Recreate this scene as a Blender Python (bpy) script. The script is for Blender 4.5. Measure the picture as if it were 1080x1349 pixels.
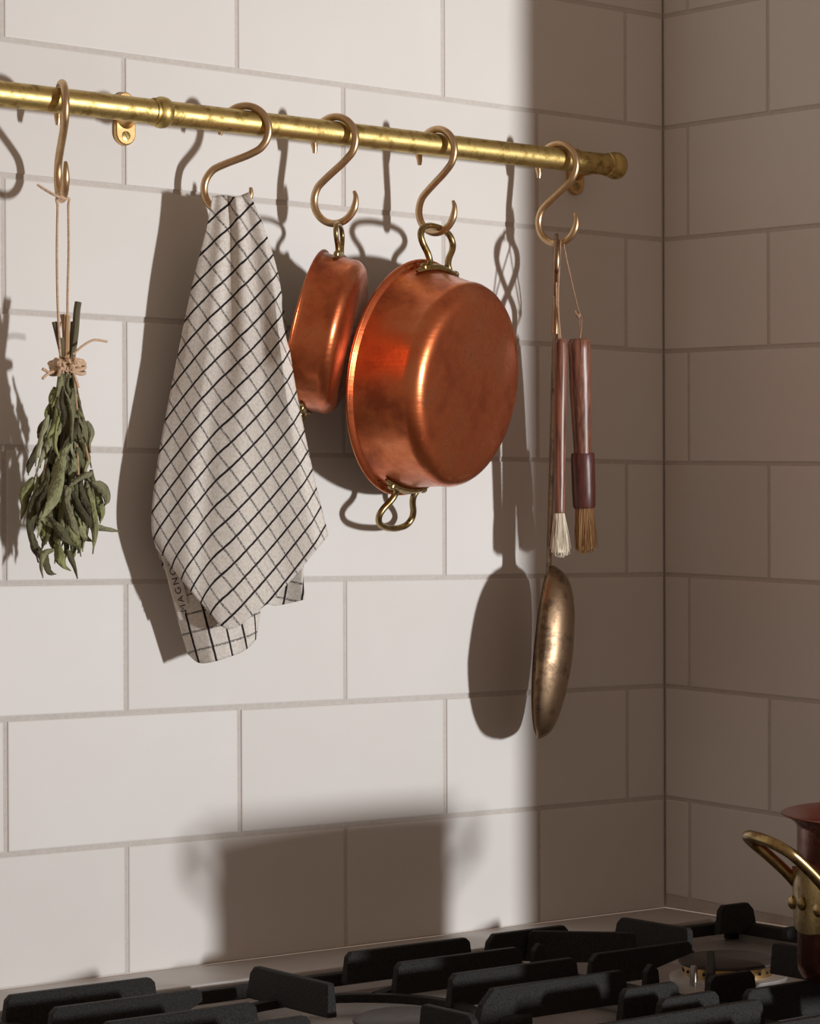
import bpy, bmesh, math, random
from mathutils import Vector, Matrix
import numpy as np

for _o in list(bpy.data.objects):
    bpy.data.objects.remove(_o, do_unlink=True)
SC = bpy.context.scene
COL = SC.collection
MM = 0.001

# ------------------------------------------------------------------ camera
YAW, PIT, ROLL = 0.6935, -0.0070, -0.0031
CAMP = np.array([-1554.2044, -1717.4719, 326.5281])       # mm; corner of the walls at x=y=0, hob ledge z=0
F, CX, CY = 3397.4829, 731.9872, 740.5825                 # pixels of the 1080 x 1349 frame
fwd = np.array([math.sin(YAW)*math.cos(PIT), math.cos(YAW)*math.cos(PIT), math.sin(PIT)])
rgt = np.cross(fwd, [0, 0, 1.0]); rgt /= np.linalg.norm(rgt); upv = np.cross(rgt, fwd)
rgt, upv = math.cos(ROLL)*rgt+math.sin(ROLL)*upv, -math.sin(ROLL)*rgt+math.cos(ROLL)*upv
cam = bpy.data.cameras.new('camera')
camo = bpy.data.objects.new('camera', cam); COL.objects.link(camo)
cam.sensor_fit = 'VERTICAL'; cam.sensor_height = 24.0
cam.lens = F/1349.0*24.0
cam.shift_x = -(CX-540.0)/1349.0
cam.shift_y = (CY-674.5)/1349.0
cam.clip_start = 0.02
mw = Matrix(((rgt[0], upv[0], -fwd[0], CAMP[0]*MM), (rgt[1], upv[1], -fwd[1], CAMP[1]*MM),
             (rgt[2], upv[2], -fwd[2], CAMP[2]*MM), (0, 0, 0, 1)))
camo.matrix_world = mw
SC.camera = camo

# ------------------------------------------------------------------ world, lamp, exposure
world = bpy.data.worlds.new('world'); SC.world = world; world.use_nodes = True
bg = world.node_tree.nodes['Background']
bg.inputs[0].default_value = (0.262, 0.190, 0.148, 1); bg.inputs[1].default_value = 1.0
lamp = bpy.data.lights.new('window_lamp', 'AREA'); lamp.shape = 'ELLIPSE'; lamp.size = 0.085; lamp.size_y = 0.20; lamp.spread = math.radians(118)
lamp.energy = 23.6; lamp.color = (0.970, 0.985, 1.0)
LP = Vector((0.44, -2.40, 0.27))
lampo = bpy.data.objects.new('window_lamp', lamp); COL.objects.link(lampo)
lampo.location = LP
lampo.rotation_euler = (Vector((-0.20, 0, 0.78))-LP).to_track_quat('-Z', 'Y').to_euler()
SC.view_settings.view_transform = 'Standard'; SC.view_settings.look = 'None'
SC.view_settings.exposure = 0.0; SC.view_settings.gamma = 1.0
SC.view_settings.use_curve_mapping = False

def ray(x, y):
    return fwd+rgt*(x-CX)/F-upv*(y-CY)/F
def at(x, y, Y):                       # photo point carried to the vertical plane y = Y (mm)
    d = ray(x, y); return CAMP+d*(Y-CAMP[1])/d[1]
def atx(x, y, X):
    d = ray(x, y); return CAMP+d*(X-CAMP[0])/d[0]
def atz(x, y, Z):
    d = ray(x, y); return CAMP+d*(Z-CAMP[2])/d[2]

# ------------------------------------------------------------------ materials
def newmat(name):
    m = bpy.data.materials.new(name); m.use_nodes = True
    nt = m.node_tree; b = nt.nodes['Principled BSDF']
    return m, nt, b
def nd(nt, t, **kw):
    n = nt.nodes.new(t)
    for k, v in kw.items(): setattr(n, k, v)
    return n
def ramp(nt, fac, stops):
    r = nd(nt, 'ShaderNodeValToRGB')
    e = r.color_ramp.elements
    while len(e) < len(stops): e.new(0.5)
    for i, (p, c) in enumerate(stops):
        e[i].position = p; e[i].color = (c[0], c[1], c[2], 1)
    nt.links.new(fac, r.inputs[0]); return r
def noise(nt, scale, detail=4, rough=.55, coord='Object', stretch=None):
    tc = nd(nt, 'ShaderNodeTexCoord'); n = nd(nt, 'ShaderNodeTexNoise')
    n.inputs['Scale'].default_value = scale; n.inputs['Detail'].default_value = detail
    n.inputs['Roughness'].default_value = rough
    if stretch:
        mp = nd(nt, 'ShaderNodeMapping'); mp.inputs['Scale'].default_value = stretch
        nt.links.new(tc.outputs[coord], mp.inputs[0]); nt.links.new(mp.outputs[0], n.inputs[0])
    else:
        nt.links.new(tc.outputs[coord], n.inputs[0])
    return n
def bump(nt, b, h, strength, dist=0.001):
    bp = nd(nt, 'ShaderNodeBump'); bp.inputs['Strength'].default_value = strength
    bp.inputs['Distance'].default_value = dist
    nt.links.new(h, bp.inputs['Height']); nt.links.new(bp.outputs[0], b.inputs['Normal'])
def mathn(nt, op, a, b=None, c=None):
    n = nd(nt, 'ShaderNodeMath', operation=op)
    for i, v in enumerate((a, b, c)):
        if v is None: continue
        if isinstance(v, (int, float)): n.inputs[i].default_value = v
        else: nt.links.new(v, n.inputs[i])
    return n.outputs[0]

def simple(name, c1, c2, scale, metallic=0, r1=.4, r2=.6, bmp=0, bscale=None, stretch=None, detail=5, spec=.5):
    m, nt, b = newmat(name)
    n = noise(nt, scale, detail, stretch=stretch)
    cr = ramp(nt, n.outputs[0], [(.3, c1), (.7, c2)])
    nt.links.new(cr.outputs[0], b.inputs['Base Color'])
    rr = ramp(nt, n.outputs[0], [(.3, (r1,)*3), (.7, (r2,)*3)])
    nt.links.new(rr.outputs[0], b.inputs['Roughness'])
    b.inputs['Metallic'].default_value = metallic
    b.inputs['Specular IOR Level'].default_value = spec
    if bmp:
        n2 = noise(nt, bscale or scale*4, 3, stretch=stretch); bump(nt, b, n2.outputs[0], bmp)
    return m

def mat_tile():
    m, nt, b = newmat('glazed_tile')
    oi = nd(nt, 'ShaderNodeObjectInfo')
    n = noise(nt, 9, 3)
    f = mathn(nt, 'ADD', mathn(nt, 'MULTIPLY', n.outputs[0], .6), mathn(nt, 'MULTIPLY', oi.outputs['Random'], .4))
    cr = ramp(nt, f, [(.25, (.66, .625, .585)), (.75, (.72, .69, .655))])
    nt.links.new(cr.outputs[0], b.inputs['Base Color'])
    b.inputs['Roughness'].default_value = .5
    b.inputs['Specular IOR Level'].default_value = .3
    n2 = noise(nt, 30, 3); bump(nt, b, n2.outputs[0], .12, .002)
    return m
M_TILE = mat_tile()
M_GROUT = simple('grout', (.53, .485, .445), (.60, .555, .51), 300, r1=.9, r2=.95, bmp=.3)
M_LEDGE = simple('brushed_ledge_steel', (.50, .475, .45), (.56, .53, .50), 40, metallic=.15, r1=.35, r2=.5, stretch=(1, 12, 1))
M_IRON = simple('cast_iron', (.003, .0029, .0028), (.042, .040, .038), 1000, r1=.42, r2=.7, bmp=1.0, bscale=900, spec=.16)
M_STEEL = simple('hob_steel', (.52, .49, .465), (.57, .54, .515), 25, metallic=.55, r1=.30, r2=.38)
M_CAP = simple('enamel_cap', (.03, .022, .02), (.045, .034, .03), 40, r1=.4, r2=.55, spec=.5)

def mat_brass(name, c1, c2, r1, r2, scale, spots=True):
    m, nt, b = newmat(name)
    n = noise(nt, scale, 8, .7)
    cr = ramp(nt, n.outputs[0], [(.38, c2), (.50, c1), (.70, tuple(min(1, x*1.12) for x in c1))])
    nt.links.new(cr.outputs[0], b.inputs['Base Color'])
    rr = ramp(nt, n.outputs[0], [(.3, (r2,)*3), (.6, (r1,)*3)])
    nt.links.new(rr.outputs[0], b.inputs['Roughness'])
    b.inputs['Metallic'].default_value = 1
    n2 = noise(nt, scale*3, 4); bump(nt, b, n2.outputs[0], .12, .0006)
    return m
M_ROD = mat_brass('aged_brass_rod', (.56, .42, .16), (.30, .20, .06), .40, .55, 110)
M_HOOK = mat_brass('satin_brass', (.64, .45, .26), (.54, .36, .19), .34, .44, 60)
M_BRASSD = mat_brass('cast_brass', (.40, .29, .125), (.19, .13, .05), .26, .42, 80)
M_PLATE = mat_brass('bracket_brass', (.66, .43, .19), (.48, .3, .12), .3, .42, 70)
M_SPOON = mat_brass('bronze', (.31, .205, .125), (.12, .08, .05), .36, .5, 45)

def mat_copper(name, c1, c2, c3, r):
    m, nt, b = newmat(name)
    n = noise(nt, 22, 8, .62)
    cr = ramp(nt, n.outputs[0], [(.36, c2), (.5, c1), (.66, c3)])
    n3 = noise(nt, 260, 3, .6)
    sp = ramp(nt, n3.outputs[0], [(.60, (0, 0, 0)), (.75, (1, 1, 1))])
    n4 = noise(nt, 8, 2); patch = ramp(nt, n4.outputs[0], [(.5, (0, 0, 0)), (.62, (.55, .55, .55))])
    mx = nd(nt, 'ShaderNodeMix', data_type='RGBA')
    nt.links.new(mathn(nt, 'MULTIPLY', sp.outputs[0], patch.outputs[0]), mx.inputs[0])
    nt.links.new(cr.outputs[0], mx.inputs[6]); mx.inputs[7].default_value = (.20, .10, .055, 1)
    nt.links.new(mx.outputs[2], b.inputs['Base Color'])
    rr = ramp(nt, n.outputs[0], [(.36, (r+.17,)*3), (.62, (r-.04,)*3)])
    nt.links.new(rr.outputs[0], b.inputs['Roughness'])
    b.inputs['Metallic'].default_value = .95
    b.inputs['Coat Weight'].default_value = .35; b.inputs['Coat Roughness'].default_value = .22
    tc = nd(nt, 'ShaderNodeTexCoord'); wv = nd(nt, 'ShaderNodeTexNoise'); mp = nd(nt, 'ShaderNodeMapping')
    mp.inputs['Scale'].default_value = (14, 14, 400); mp.inputs['Rotation'].default_value = (.5, .8, .2)
    nt.links.new(tc.outputs['Object'], mp.inputs[0]); nt.links.new(mp.outputs[0], wv.inputs[0])
    wv.inputs['Scale'].default_value = 1.0; wv.inputs['Detail'].default_value = 2
    bump(nt, b, mathn(nt, 'ADD', n.outputs[0], mathn(nt, 'MULTIPLY', wv.outputs[0], .25)), .22, .002)
    return m
M_COPPER = mat_copper('polished_copper', (.66, .175, .060), (.36, .080, .027), (.78, .265, .115), .26)
M_COPPER_SHADED = mat_copper('shaded_pot_copper', (.30, .085, .060), (.20, .055, .042), (.36, .12, .085), .2)  # darker copper: the shade on the pot is put into its base colour
M_TIN = simple('tin_lining', (.35, .33, .30), (.5, .47, .43), 30, metallic=1, r1=.3, r2=.5)

def mat_wood(name, c1, c2):
    m, nt, b = newmat(name)
    n = noise(nt, 60, 5, .6, stretch=(9, 9, .35))
    cr = ramp(nt, n.outputs[0], [(.38, c2), (.60, c1)])
    nt.links.new(cr.outputs[0], b.inputs['Base Color'])
    b.inputs['Roughness'].default_value = .36
    bump(nt, b, n.outputs[0], .15, .001)
    return m
M_WOOD = mat_wood('walnut_wood', (.27, .11, .066), (.10, .038, .025))
M_WOOD2 = mat_wood('rosewood', (.13, .038, .028), (.075, .022, .017))
M_BRW = simple('white_bristle', (.74, .65, .50), (.90, .83, .70), 300, r1=.6, r2=.8, stretch=(3, 3, .2))
M_BRT = simple('tan_bristle', (.36, .19, .075), (.58, .35, .16), 300, r1=.6, r2=.8, stretch=(3, 3, .2))
M_TWINE = simple('jute_twine', (.50, .32, .19), (.70, .50, .34), 500, r1=.85, r2=.95, bmp=.6, bscale=900)
M_STRING = simple('brown_string', (.34, .20, .12), (.52, .34, .22), 500, r1=.85, r2=.95, bmp=.4, bscale=900)
M_STEM = simple('dry_stem', (.075, .06, .035), (.17, .15, .085), 120, r1=.7, r2=.9, stretch=(1, 1, .3))
M_STEMT = simple('pale_stem', (.34, .20, .095), (.5, .33, .18), 120, r1=.7, r2=.9, stretch=(1, 1, .3))

def mat_leaf():
    m, nt, b = newmat('dried_sage_leaf')
    oi = nd(nt, 'ShaderNodeObjectInfo')
    cr = ramp(nt, oi.outputs['Random'], [(0, (.058, .052, .030)), (.3, (.125, .122, .065)), (.55, (.205, .200, .125)),
                                         (.78, (.215, .235, .085)), (1, (.27, .265, .185))])
    n = noise(nt, 160, 5, .6)
    v = ramp(nt, n.outputs[0], [(.25, (.75, .75, .72)), (.75, (1.65, 1.62, 1.5))])
    mx = nd(nt, 'ShaderNodeMix', data_type='RGBA', blend_type='MULTIPLY'); mx.inputs[0].default_value = 1
    nt.links.new(cr.outputs[0], mx.inputs[6]); nt.links.new(v.outputs[0], mx.inputs[7])
    nt.links.new(mx.outputs[2], b.inputs['Base Color'])
    b.inputs['Roughness'].default_value = .8; b.inputs['Specular IOR Level'].default_value = .25
    bump(nt, b, n.outputs[0], 1.0, .004)
    return m
M_LEAF = mat_leaf()

CELL = 14.2
def mat_cloth():
    # woven check: UV holds millimetres of cloth; bold dark lines one way, fine broken ones the other
    m, nt, b = newmat('checked_linen')
    uv = nd(nt, 'ShaderNodeUVMap'); sep = nd(nt, 'ShaderNodeSeparateXYZ')
    nz = nd(nt, 'ShaderNodeTexNoise'); nz.inputs['Scale'].default_value = 260; nz.inputs['Detail'].default_value = 2
    nt.links.new(uv.outputs[0], nz.inputs[0])
    nt.links.new(uv.outputs[0], sep.inputs[0])
    def line(v, half, soft):
        fr = mathn(nt, 'FRACT', mathn(nt, 'DIVIDE', v, CELL/1000))
        d = mathn(nt, 'MULTIPLY', mathn(nt, 'ABSOLUTE', mathn(nt, 'SUBTRACT', fr, .5)), CELL)
        mr = nd(nt, 'ShaderNodeMapRange'); nt.links.new(d, mr.inputs[0])
        mr.inputs[1].default_value = half-soft; mr.inputs[2].default_value = half+soft
        mr.inputs[3].default_value = 1; mr.inputs[4].default_value = 0
        return mr.outputs[0]
    jit = mathn(nt, 'MULTIPLY', mathn(nt, 'SUBTRACT', nz.outputs[0], .5), .0007)
    l1 = line(mathn(nt, 'ADD', sep.outputs[0], jit), .88, .25)
    l2 = line(mathn(nt, 'ADD', sep.outputs[1], jit), .80, .34)
    nb = nd(nt, 'ShaderNodeTexNoise'); nb.inputs['Scale'].default_value = 900
    nt.links.new(uv.outputs[0], nb.inputs[0])
    brk = ramp(nt, nb.outputs[0], [(.38, (.35,)*3), (.58, (1, 1, 1))])
    l2 = mathn(nt, 'MULTIPLY', mathn(nt, 'MULTIPLY', l2, brk.outputs[0]), .88)
    msk = mathn(nt, 'MAXIMUM', l1, l2)
    n = nd(nt, 'ShaderNodeTexNoise'); n.inputs['Scale'].default_value = 1500; n.inputs['Detail'].default_value = 3
    nt.links.new(uv.outputs[0], n.inputs[0])
    base = ramp(nt, n.outputs[0], [(.3, (.60, .545, .485)), (.7, (.78, .725, .66))])
    nl = nd(nt, 'ShaderNodeTexNoise'); nl.inputs['Scale'].default_value = 420; nl.inputs['Detail'].default_value = 2
    nt.links.new(uv.outputs[0], nl.inputs[0])
    sl = ramp(nt, nl.outputs[0], [(.32, (.90, .89, .88)), (.62, (1.08, 1.08, 1.08))])
    ml = nd(nt, 'ShaderNodeMix', data_type='RGBA', blend_type='MULTIPLY'); ml.inputs[0].default_value = 1
    nt.links.new(base.outputs[0], ml.inputs[6]); nt.links.new(sl.outputs[0], ml.inputs[7])
    mx = nd(nt, 'ShaderNodeMix', data_type='RGBA')
    nt.links.new(msk, mx.inputs[0]); nt.links.new(ml.outputs[2], mx.inputs[6]); mx.inputs[7].default_value = (.022, .018, .02, 1)
    nt.links.new(mx.outputs[2], b.inputs['Base Color'])
    b.inputs['Roughness'].default_value = .95; b.inputs['Specular IOR Level'].default_value = .1
    bump(nt, b, n.outputs[0], .5, .0012)
    return m
M_CLOTH = mat_cloth()
M_INK = simple('black_ink', (.02, .018, .018), (.03, .028, .028), 200, r1=.8, r2=.9)
M_HEM = simple('plain_linen_hem', (.64, .58, .51), (.76, .70, .63), 900, r1=.92, r2=.98, bmp=.4, bscale=1500)

# ------------------------------------------------------------------ mesh helpers (all in mm)
class MB:
    def __init__(s): s.v = []; s.f = []; s.uv = {}
    def add(s, vs, fs):
        o = len(s.v); s.v += [tuple(map(float, p)) for p in vs]; s.f += [tuple(i+o for i in f) for f in fs]; return o
    def box(s, c, d, R=None):
        x, y, z = (q/2 for q in d)
        vs = [(-x,-y,-z),(x,-y,-z),(x,y,-z),(-x,y,-z),(-x,-y,z),(x,-y,z),(x,y,z),(-x,y,z)]
        if R is not None: vs = [tuple(R @ Vector(p)) for p in vs]
        s.add([(p[0]+c[0], p[1]+c[1], p[2]+c[2]) for p in vs],
              [(0,3,2,1),(4,5,6,7),(0,1,5,4),(1,2,6,5),(2,3,7,6),(3,0,4,7)])
    def prism(s, poly, f0, f1):
        # poly: list of 2D, f0/f1 map 2D -> 3D for both caps
        n = len(poly)
        o = s.add([f0(p) for p in poly]+[f1(p) for p in poly], [])
        s.f.append(tuple(range(o, o+n))[::-1]); s.f.append(tuple(range(o+n, o+2*n)))
        for i in range(n):
            j = (i+1) % n; s.f.append((o+i, o+j, o+n+j, o+n+i))
    def tube(s, pts, rad, seg=12, cap=True, flat=1.0, flatdir=None, closed=False):
        P = [np.array(p, float) for p in pts]; n = len(P)
        if isinstance(rad, (int, float)): rad = [rad]*n
        nrm = None; rings = []
        for i in range(n):
            if closed: t = P[(i+1) % n]-P[i-1]
            else: t = P[min(i+1, n-1)]-P[max(i-1, 0)]
            t = t/ (np.linalg.norm(t)+1e-9)
            if nrm is None:
                a = np.array([0, 0, 1.0]) if abs(t[2]) < .9 else np.array([1.0, 0, 0])
                if flatdir is not None: a = np.array(flatdir, float)
                nrm = a-t*(a@t); nrm /= np.linalg.norm(nrm)
            else:
                nrm = nrm-t*(nrm@t); nrm /= np.linalg.norm(nrm)+1e-9
            bn = np.cross(t, nrm)
            rings.append([P[i]+rad[i]*(math.cos(2*math.pi*k/seg)*nrm*flat+math.sin(2*math.pi*k/seg)*bn) for k in range(seg)])
        o = s.add([p for r in rings for p in r], [])
        m = n if closed else n-1
        for i in range(m):
            for k in range(seg):
                k2 = (k+1) % seg; i2 = (i+1) % n
                s.f.append((o+i*seg+k, o+i*seg+k2, o+i2*seg+k2, o+i2*seg+k))
        if cap and not closed:
            s.f.append(tuple(o+k for k in range(seg))[::-1]); s.f.append(tuple(o+(n-1)*seg+k for k in range(seg)))
    def lathe(s, prof, O, ax, seg=48, ref=None, closed=False):
        # prof: (radius, distance along ax)
        ax = np.array(ax, float); ax /= np.linalg.norm(ax); O = np.array(O, float)
        a = np.array([0, 0, 1.0]) if abs(ax[2]) < .9 else np.array([1.0, 0, 0])
        a = a-ax*(a@ax); a /= np.linalg.norm(a); b = np.cross(ax, a)
        rings = []
        for r, h in prof:
            if r < 1e-6: rings.append([s.add([O+ax*h], [])])
            else:
                o = s.add([O+ax*h+r*(math.cos(2*math.pi*k/seg)*a+math.sin(2*math.pi*k/seg)*b) for k in range(seg)], [])
                rings.append([o+k for k in range(seg)])
        prs = list(zip(rings[:-1], rings[1:]))
        if closed: prs.append((rings[-1], rings[0]))
        for A, B in prs:
            for k in range(seg):
                k2 = (k+1) % seg
                if len(A) == 1 and len(B) == 1: continue
                if len(A) == 1: s.f.append((A[0], B[k2], B[k]))
                elif len(B) == 1: s.f.append((A[k], A[k2], B[0]))
                else: s.f.append((A[k], A[k2], B[k2], B[k]))
    def mesh(s, name, mat, org=(0, 0, 0), smooth=True, uvs=None):
        me = bpy.data.meshes.new(name)
        me.from_pydata([((p[0]-org[0])*MM, (p[1]-org[1])*MM, (p[2]-org[2])*MM) for p in s.v], [], s.f)
        if uvs is not None:
            l = me.uv_layers.new(name='UVMap')
            for lp in me.loops: l.data[lp.index].uv = uvs[lp.vertex_index]
        bm = bmesh.new(); bm.from_mesh(me); bmesh.ops.recalc_face_normals(bm, faces=bm.faces); bm.to_mesh(me); bm.free()
        me.materials.append(mat)
        if smooth:
            me.polygons.foreach_set('use_smooth', [True]*len(me.polygons))
            me.set_sharp_from_angle(angle=math.radians(38))
        me.update(); return me
    def build(s, name, mat, parent=None, smooth=True, uvs=None, org=None):
        if org is None: org = worg(parent) if parent else (0, 0, 0)
        o = bpy.data.objects.new(name, s.mesh(name, mat, org, smooth, uvs)); COL.objects.link(o)
        if parent: o.parent = parent
        else: o.location = Vector(org)*MM
        return o
def worg(o):
    x = y = z = 0
    while o: x += o.location.x; y += o.location.y; z += o.location.z; o = o.parent
    return (x/MM, y/MM, z/MM)
def thing(name, label, cat, loc, group=None):
    o = bpy.data.objects.new(name, None); COL.objects.link(o); o.location = Vector(loc)*MM
    o.empty_display_size = .02
    return tag(o, label, cat, group)
def tag(o, label, cat, group=None):
    o['label'] = label; o['category'] = cat
    if group: o['group'] = group
    return o
def bevel(o, w, seg=2, ang=35):
    m = o.modifiers.new('bevel', 'BEVEL'); m.width = w*MM; m.segments = seg; m.limit_method = 'ANGLE'; m.angle_limit = math.radians(ang)
    return o
def spline(pts, n=8):
    P = [np.array(p, float) for p in pts]; P = [2*P[0]-P[1]]+P+[2*P[-1]-P[-2]]; out = []
    for i in range(1, len(P)-2):
        for k in range(n):
            t = k/n; a, b, c, d = P[i-1:i+3]
            out.append(.5*((2*b)+(c-a)*t+(2*a-5*b+4*c-d)*t*t+(-a+3*b-3*c+d)*t**3))
    out.append(P[-2]); return out
def interp(xs, ys, x): return float(np.interp(x, xs, ys))

# ------------------------------------------------------------------ the setting: tiled walls
TW, U0, V0, G, SL = 203.035, 44.36, 32.01, 3.6, 0.0302
L0 = 798.9
rnd = random.Random(3)
def tile_mesh(w, h, name, shear=0.0):
    bm = bmesh.new(); bmesh.ops.create_cube(bm, size=1)
    for v in bm.verts: v.co = Vector((v.co.x*w, v.co.y*8, v.co.z*h))
    fr = [e for e in bm.edges if all(v.co.y < 0 for v in e.verts)]
    bmesh.ops.bevel(bm, geom=fr, offset=1.1, segments=2, affect='EDGES', profile=.6)
    for v in bm.verts: v.co.z -= shear*v.co.x
    for v in bm.verts: v.co *= MM
    me = bpy.data.meshes.new(name); bm.to_mesh(me); bm.free(); me.materials.append(M_TILE)
    return me
wb = MB(); wb.box((-560, 9, 500), (1120, 16.4, 1000)); wall_back = wb.build('wall_back', M_GROUT, smooth=False)
wall_back['kind'] = 'structure'
WEND = -652.0
wb = MB(); wb.box((60, WEND/2+8, 500), (117.6, -WEND+15, 1000)); wall_right = wb.build('wall_right', M_GROUT, smooth=False)
wall_right['kind'] = 'structure'
cache = {}
def place_tile(parent, a0, a1, z0, z1, right=False):
    w, h = a1-a0, z1-z0
    if w < 4: return
    key = (round(w, 1), round(h, 1), right)
    if key not in cache: cache[key] = tile_mesh(w, h, 'tile', SL if right else 0)
    o = bpy.data.objects.new('tile', cache[key]); COL.objects.link(o); o.parent = parent
    ac, zc = (a0+a1)/2, (z0+z1)/2
    if right:   # a = distance from the corner towards the room; local +x runs with a
        o.location = Vector((4+rnd.uniform(-.15, .15), -ac, zc-SL*ac))*MM
        o.rotation_euler = (rnd.uniform(-.001, .001), 0, -math.pi/2+rnd.uniform(-.0015, .0015))
    else:
        o.location = Vector((ac+rnd.uniform(-.2, .2), 4+rnd.uniform(-.15, .15), zc+rnd.uniform(-.2, .2)))*MM
        o.rotation_euler = (rnd.uniform(-.0015, .0015), rnd.uniform(-.001, .001), rnd.uniform(-.0015, .0015))
for k in range(-2, 8):                     # course between line k and line k+1 (counted downwards)
    zt, zb = L0-100*k-G/2, L0-100*(k+1)+(G/2 if k < 7 else 0)
    if k == 7: zb = .6
    off = U0 if k % 2 == 0 else U0+TW/2
    ed = [0.0]+[off-TW+i*TW for i in range(0, 8) if off-TW+i*TW > 2]
    for a, b in zip(ed[:-1], ed[1:]):
        place_tile(wall_back, -b+G/2, -a-(G/2 if a > 0 else 1.2), zb, zt)
    off = V0 if k % 2 else V0+TW/2
    ed = [0.0]+[off-TW+i*TW for i in range(0, 7) if 2 < off-TW+i*TW < -WEND-6]+[-WEND]
    for a, b in zip(ed[:-1], ed[1:]):
        place_tile(wall_right, a+(G/2 if a > 0 else 1.0), b-(G/2 if b < -WEND else 0), zb+(0 if k < 7 else 12), zt, True)

# ------------------------------------------------------------------ hob
hob = thing('range_cooktop', 'steel gas range top with pale rear ledge below the tiled wall', 'cooktop', (-500, -320, -60))
m = MB(); m.box((-560, -38, -10), (1118, 75, 20)); bevel(m.build('rear_ledge', M_LEDGE, hob, False), 1.5)
m = MB(); m.box((-8, -360, -10), (15, 570, 20)); bevel(m.build('side_ledge', M_LEDGE, hob, False), 1.5)
m = MB(); m.box((-571, -355, -20), (1098, 560, 12)); m.build('hob_plate', M_STEEL, hob, False)
m = MB(); m.box((-560, -330, -45), (1118, 655, 38)); m.build('body', M_IRON, hob, False)
# ------------------------------------------------------------------ pan supports
def fin(mb, p0, p1, zt, zb, th=6, ch0=3, ch1=3, slope0=2, slope1=2, cutl=0):
    p0 = np.array(p0, float); p1 = np.array(p1, float); d = p1-p0; Ln = np.linalg.norm(d); d /= Ln; n = np.array([-d[1], d[0]])
    poly = [(-slope0, zb), (-slope0*.2, zt-ch0), (ch0*.9, zt), (Ln-ch1*.9, zt), (Ln+slope1*.2, zt-ch1), (Ln+slope1, zb)]
    if cutl: poly = poly[:5]+[(Ln+slope1*.4, zt-9), (Ln-cutl, zb+5), (Ln-cutl-2, zb)]
    f = lambda q, s, k: (p0[0]+d[0]*q[0]+n[0]*s*k, p0[1]+d[1]*q[0]+n[1]*s*k, q[1])
    def g(s):
        return lambda q: f(q, s, th/2 if q[1] > zb+1 else th/2+1.2)
    mb.prism(poly, g(-1), g(1))
ZT = 20.0
def grate(cx, cy, x0, x1, yb, yf, label, fins, ring=True):
    g = thing('pan_support', label, 'pan support', (cx, cy, -14), 'cast iron pan supports on the range')
    fr = MB()
    fr.box(((x0+x1)/2, yb, -3), (x1-x0, 10, 10)); fr.box(((x0+x1)/2, yf, -3), (x1-x0, 10, 10))
    fr.box((x0+5, (yb+yf)/2, -3), (10, yb-yf-10, 10)); fr.box((x1-5, (yb+yf)/2, -3), (10, yb-yf-10, 10))
    for sx in (x0+6, x1-6):
        for sy in (yb, yf): fr.box((sx, sy, -10.8), (10, 10, 6.2))
    bevel(fr.build('frame', M_IRON, g, False), 1.5)
    if ring:
        rg = MB(); rg.lathe([(84, -6), (92, -6), (92, 0), (84, 0)], (cx, cy, 0), (0, 0, 1), 48, closed=True)
        for a in (45, 135, 225, 315):
            c, s = math.cos(math.radians(a)), math.sin(math.radians(a))
            rg.tube([(cx+90*c, cy+90*s, -3), (cx+min(128, (x1-x0)/2-4)*c/.7071*.75, cy+112*s, -3)], 4, 6)
        rg.build('ring', M_IRON, g, False)
    for f in fins:
        m = MB(); fin(m, f[0], f[1], ZT, -4, 6, *f[2:]); bevel(m.build('fin', M_IRON, g, False), 1.1, 3)
    return g
# outer end first, inner (burner) end second; then corner radii, end slopes and the undercut of the inner end
S = (3.5, 3.5, 3, 3)
def hx(xa, xb, y, *o): return ((xa, y), (xb, y))+(o or S)
ROWS = (-126, -189, -255, -321)
grate(-522, -253, -724, -318, -107, -401, 'black cast iron pan support at left, nearest the pale lit tiles',
      [hx(-720, -605, -126), hx(-720, -605, -189, 3.5, 3, 3, 2, 22), hx(-720, -605, -257), hx(-720, -605, -321)]+[hx(-322, -437, y) for y in ROWS[:3]]+[hx(-332, -461, -321, 3.5, 10, 3, 6), hx(-336, -386, -382)]
      + [((-523, -131), (-525, -232), 5, 1.5, 5, 2), ((-523, -392), (-523, -338), 4, 2, 5, 2)])
grate(-162, -253, -306, -14, -107, -401, 'black cast iron pan support around the bare burner in the corner',
      [hx(-302, -222, -126, 6, 4, 3, 3), hx(-304, -204, -253, 5, 3, 3, 3, 44), hx(-304, -262, -382, 4, 4, 3, 3)]
      + [hx(-306, -295, y, 5, 5, 1, 1) for y in (-187, -316)]
      + [hx(-17, -54, -128, 6, 4, 4, 3), hx(-17, -100, -253, 4, 3, 3, 3, 40), hx(-17, -54, -382, 6, 4, 4, 3)]
      + [((-264, -131), (-208, -194), 3, 2, 3, 2), ((-296, -374), (-224, -298), 3, 2, 3, 2), ((-52, -352), (-112, -300), 3, 2, 3, 2, 30)]
      + [((-160, -121), (-160, -206), 5, 2, 5, 2), ((-160, -392), (-160, -302), 5, 2, 5, 2)], ring=False)
grate(-522, -515, -724, -334, -412, -620, 'black cast iron pan support at the front edge, below the towel and pans',
      [hx(-340, -392, -427), hx(-340, -508, -470), hx(-720, -600, -470), hx(-720, -600, -540), hx(-340, -440, -540)], ring=False)
grate(-162, -515, -328, -14, -412, -620, 'black cast iron pan support at the front, under the copper pot',
      [hx(-324, -236, -440), hx(-324, -250, -515), hx(-18, -90, -515), hx(-324, -236, -580)], ring=False)
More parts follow.
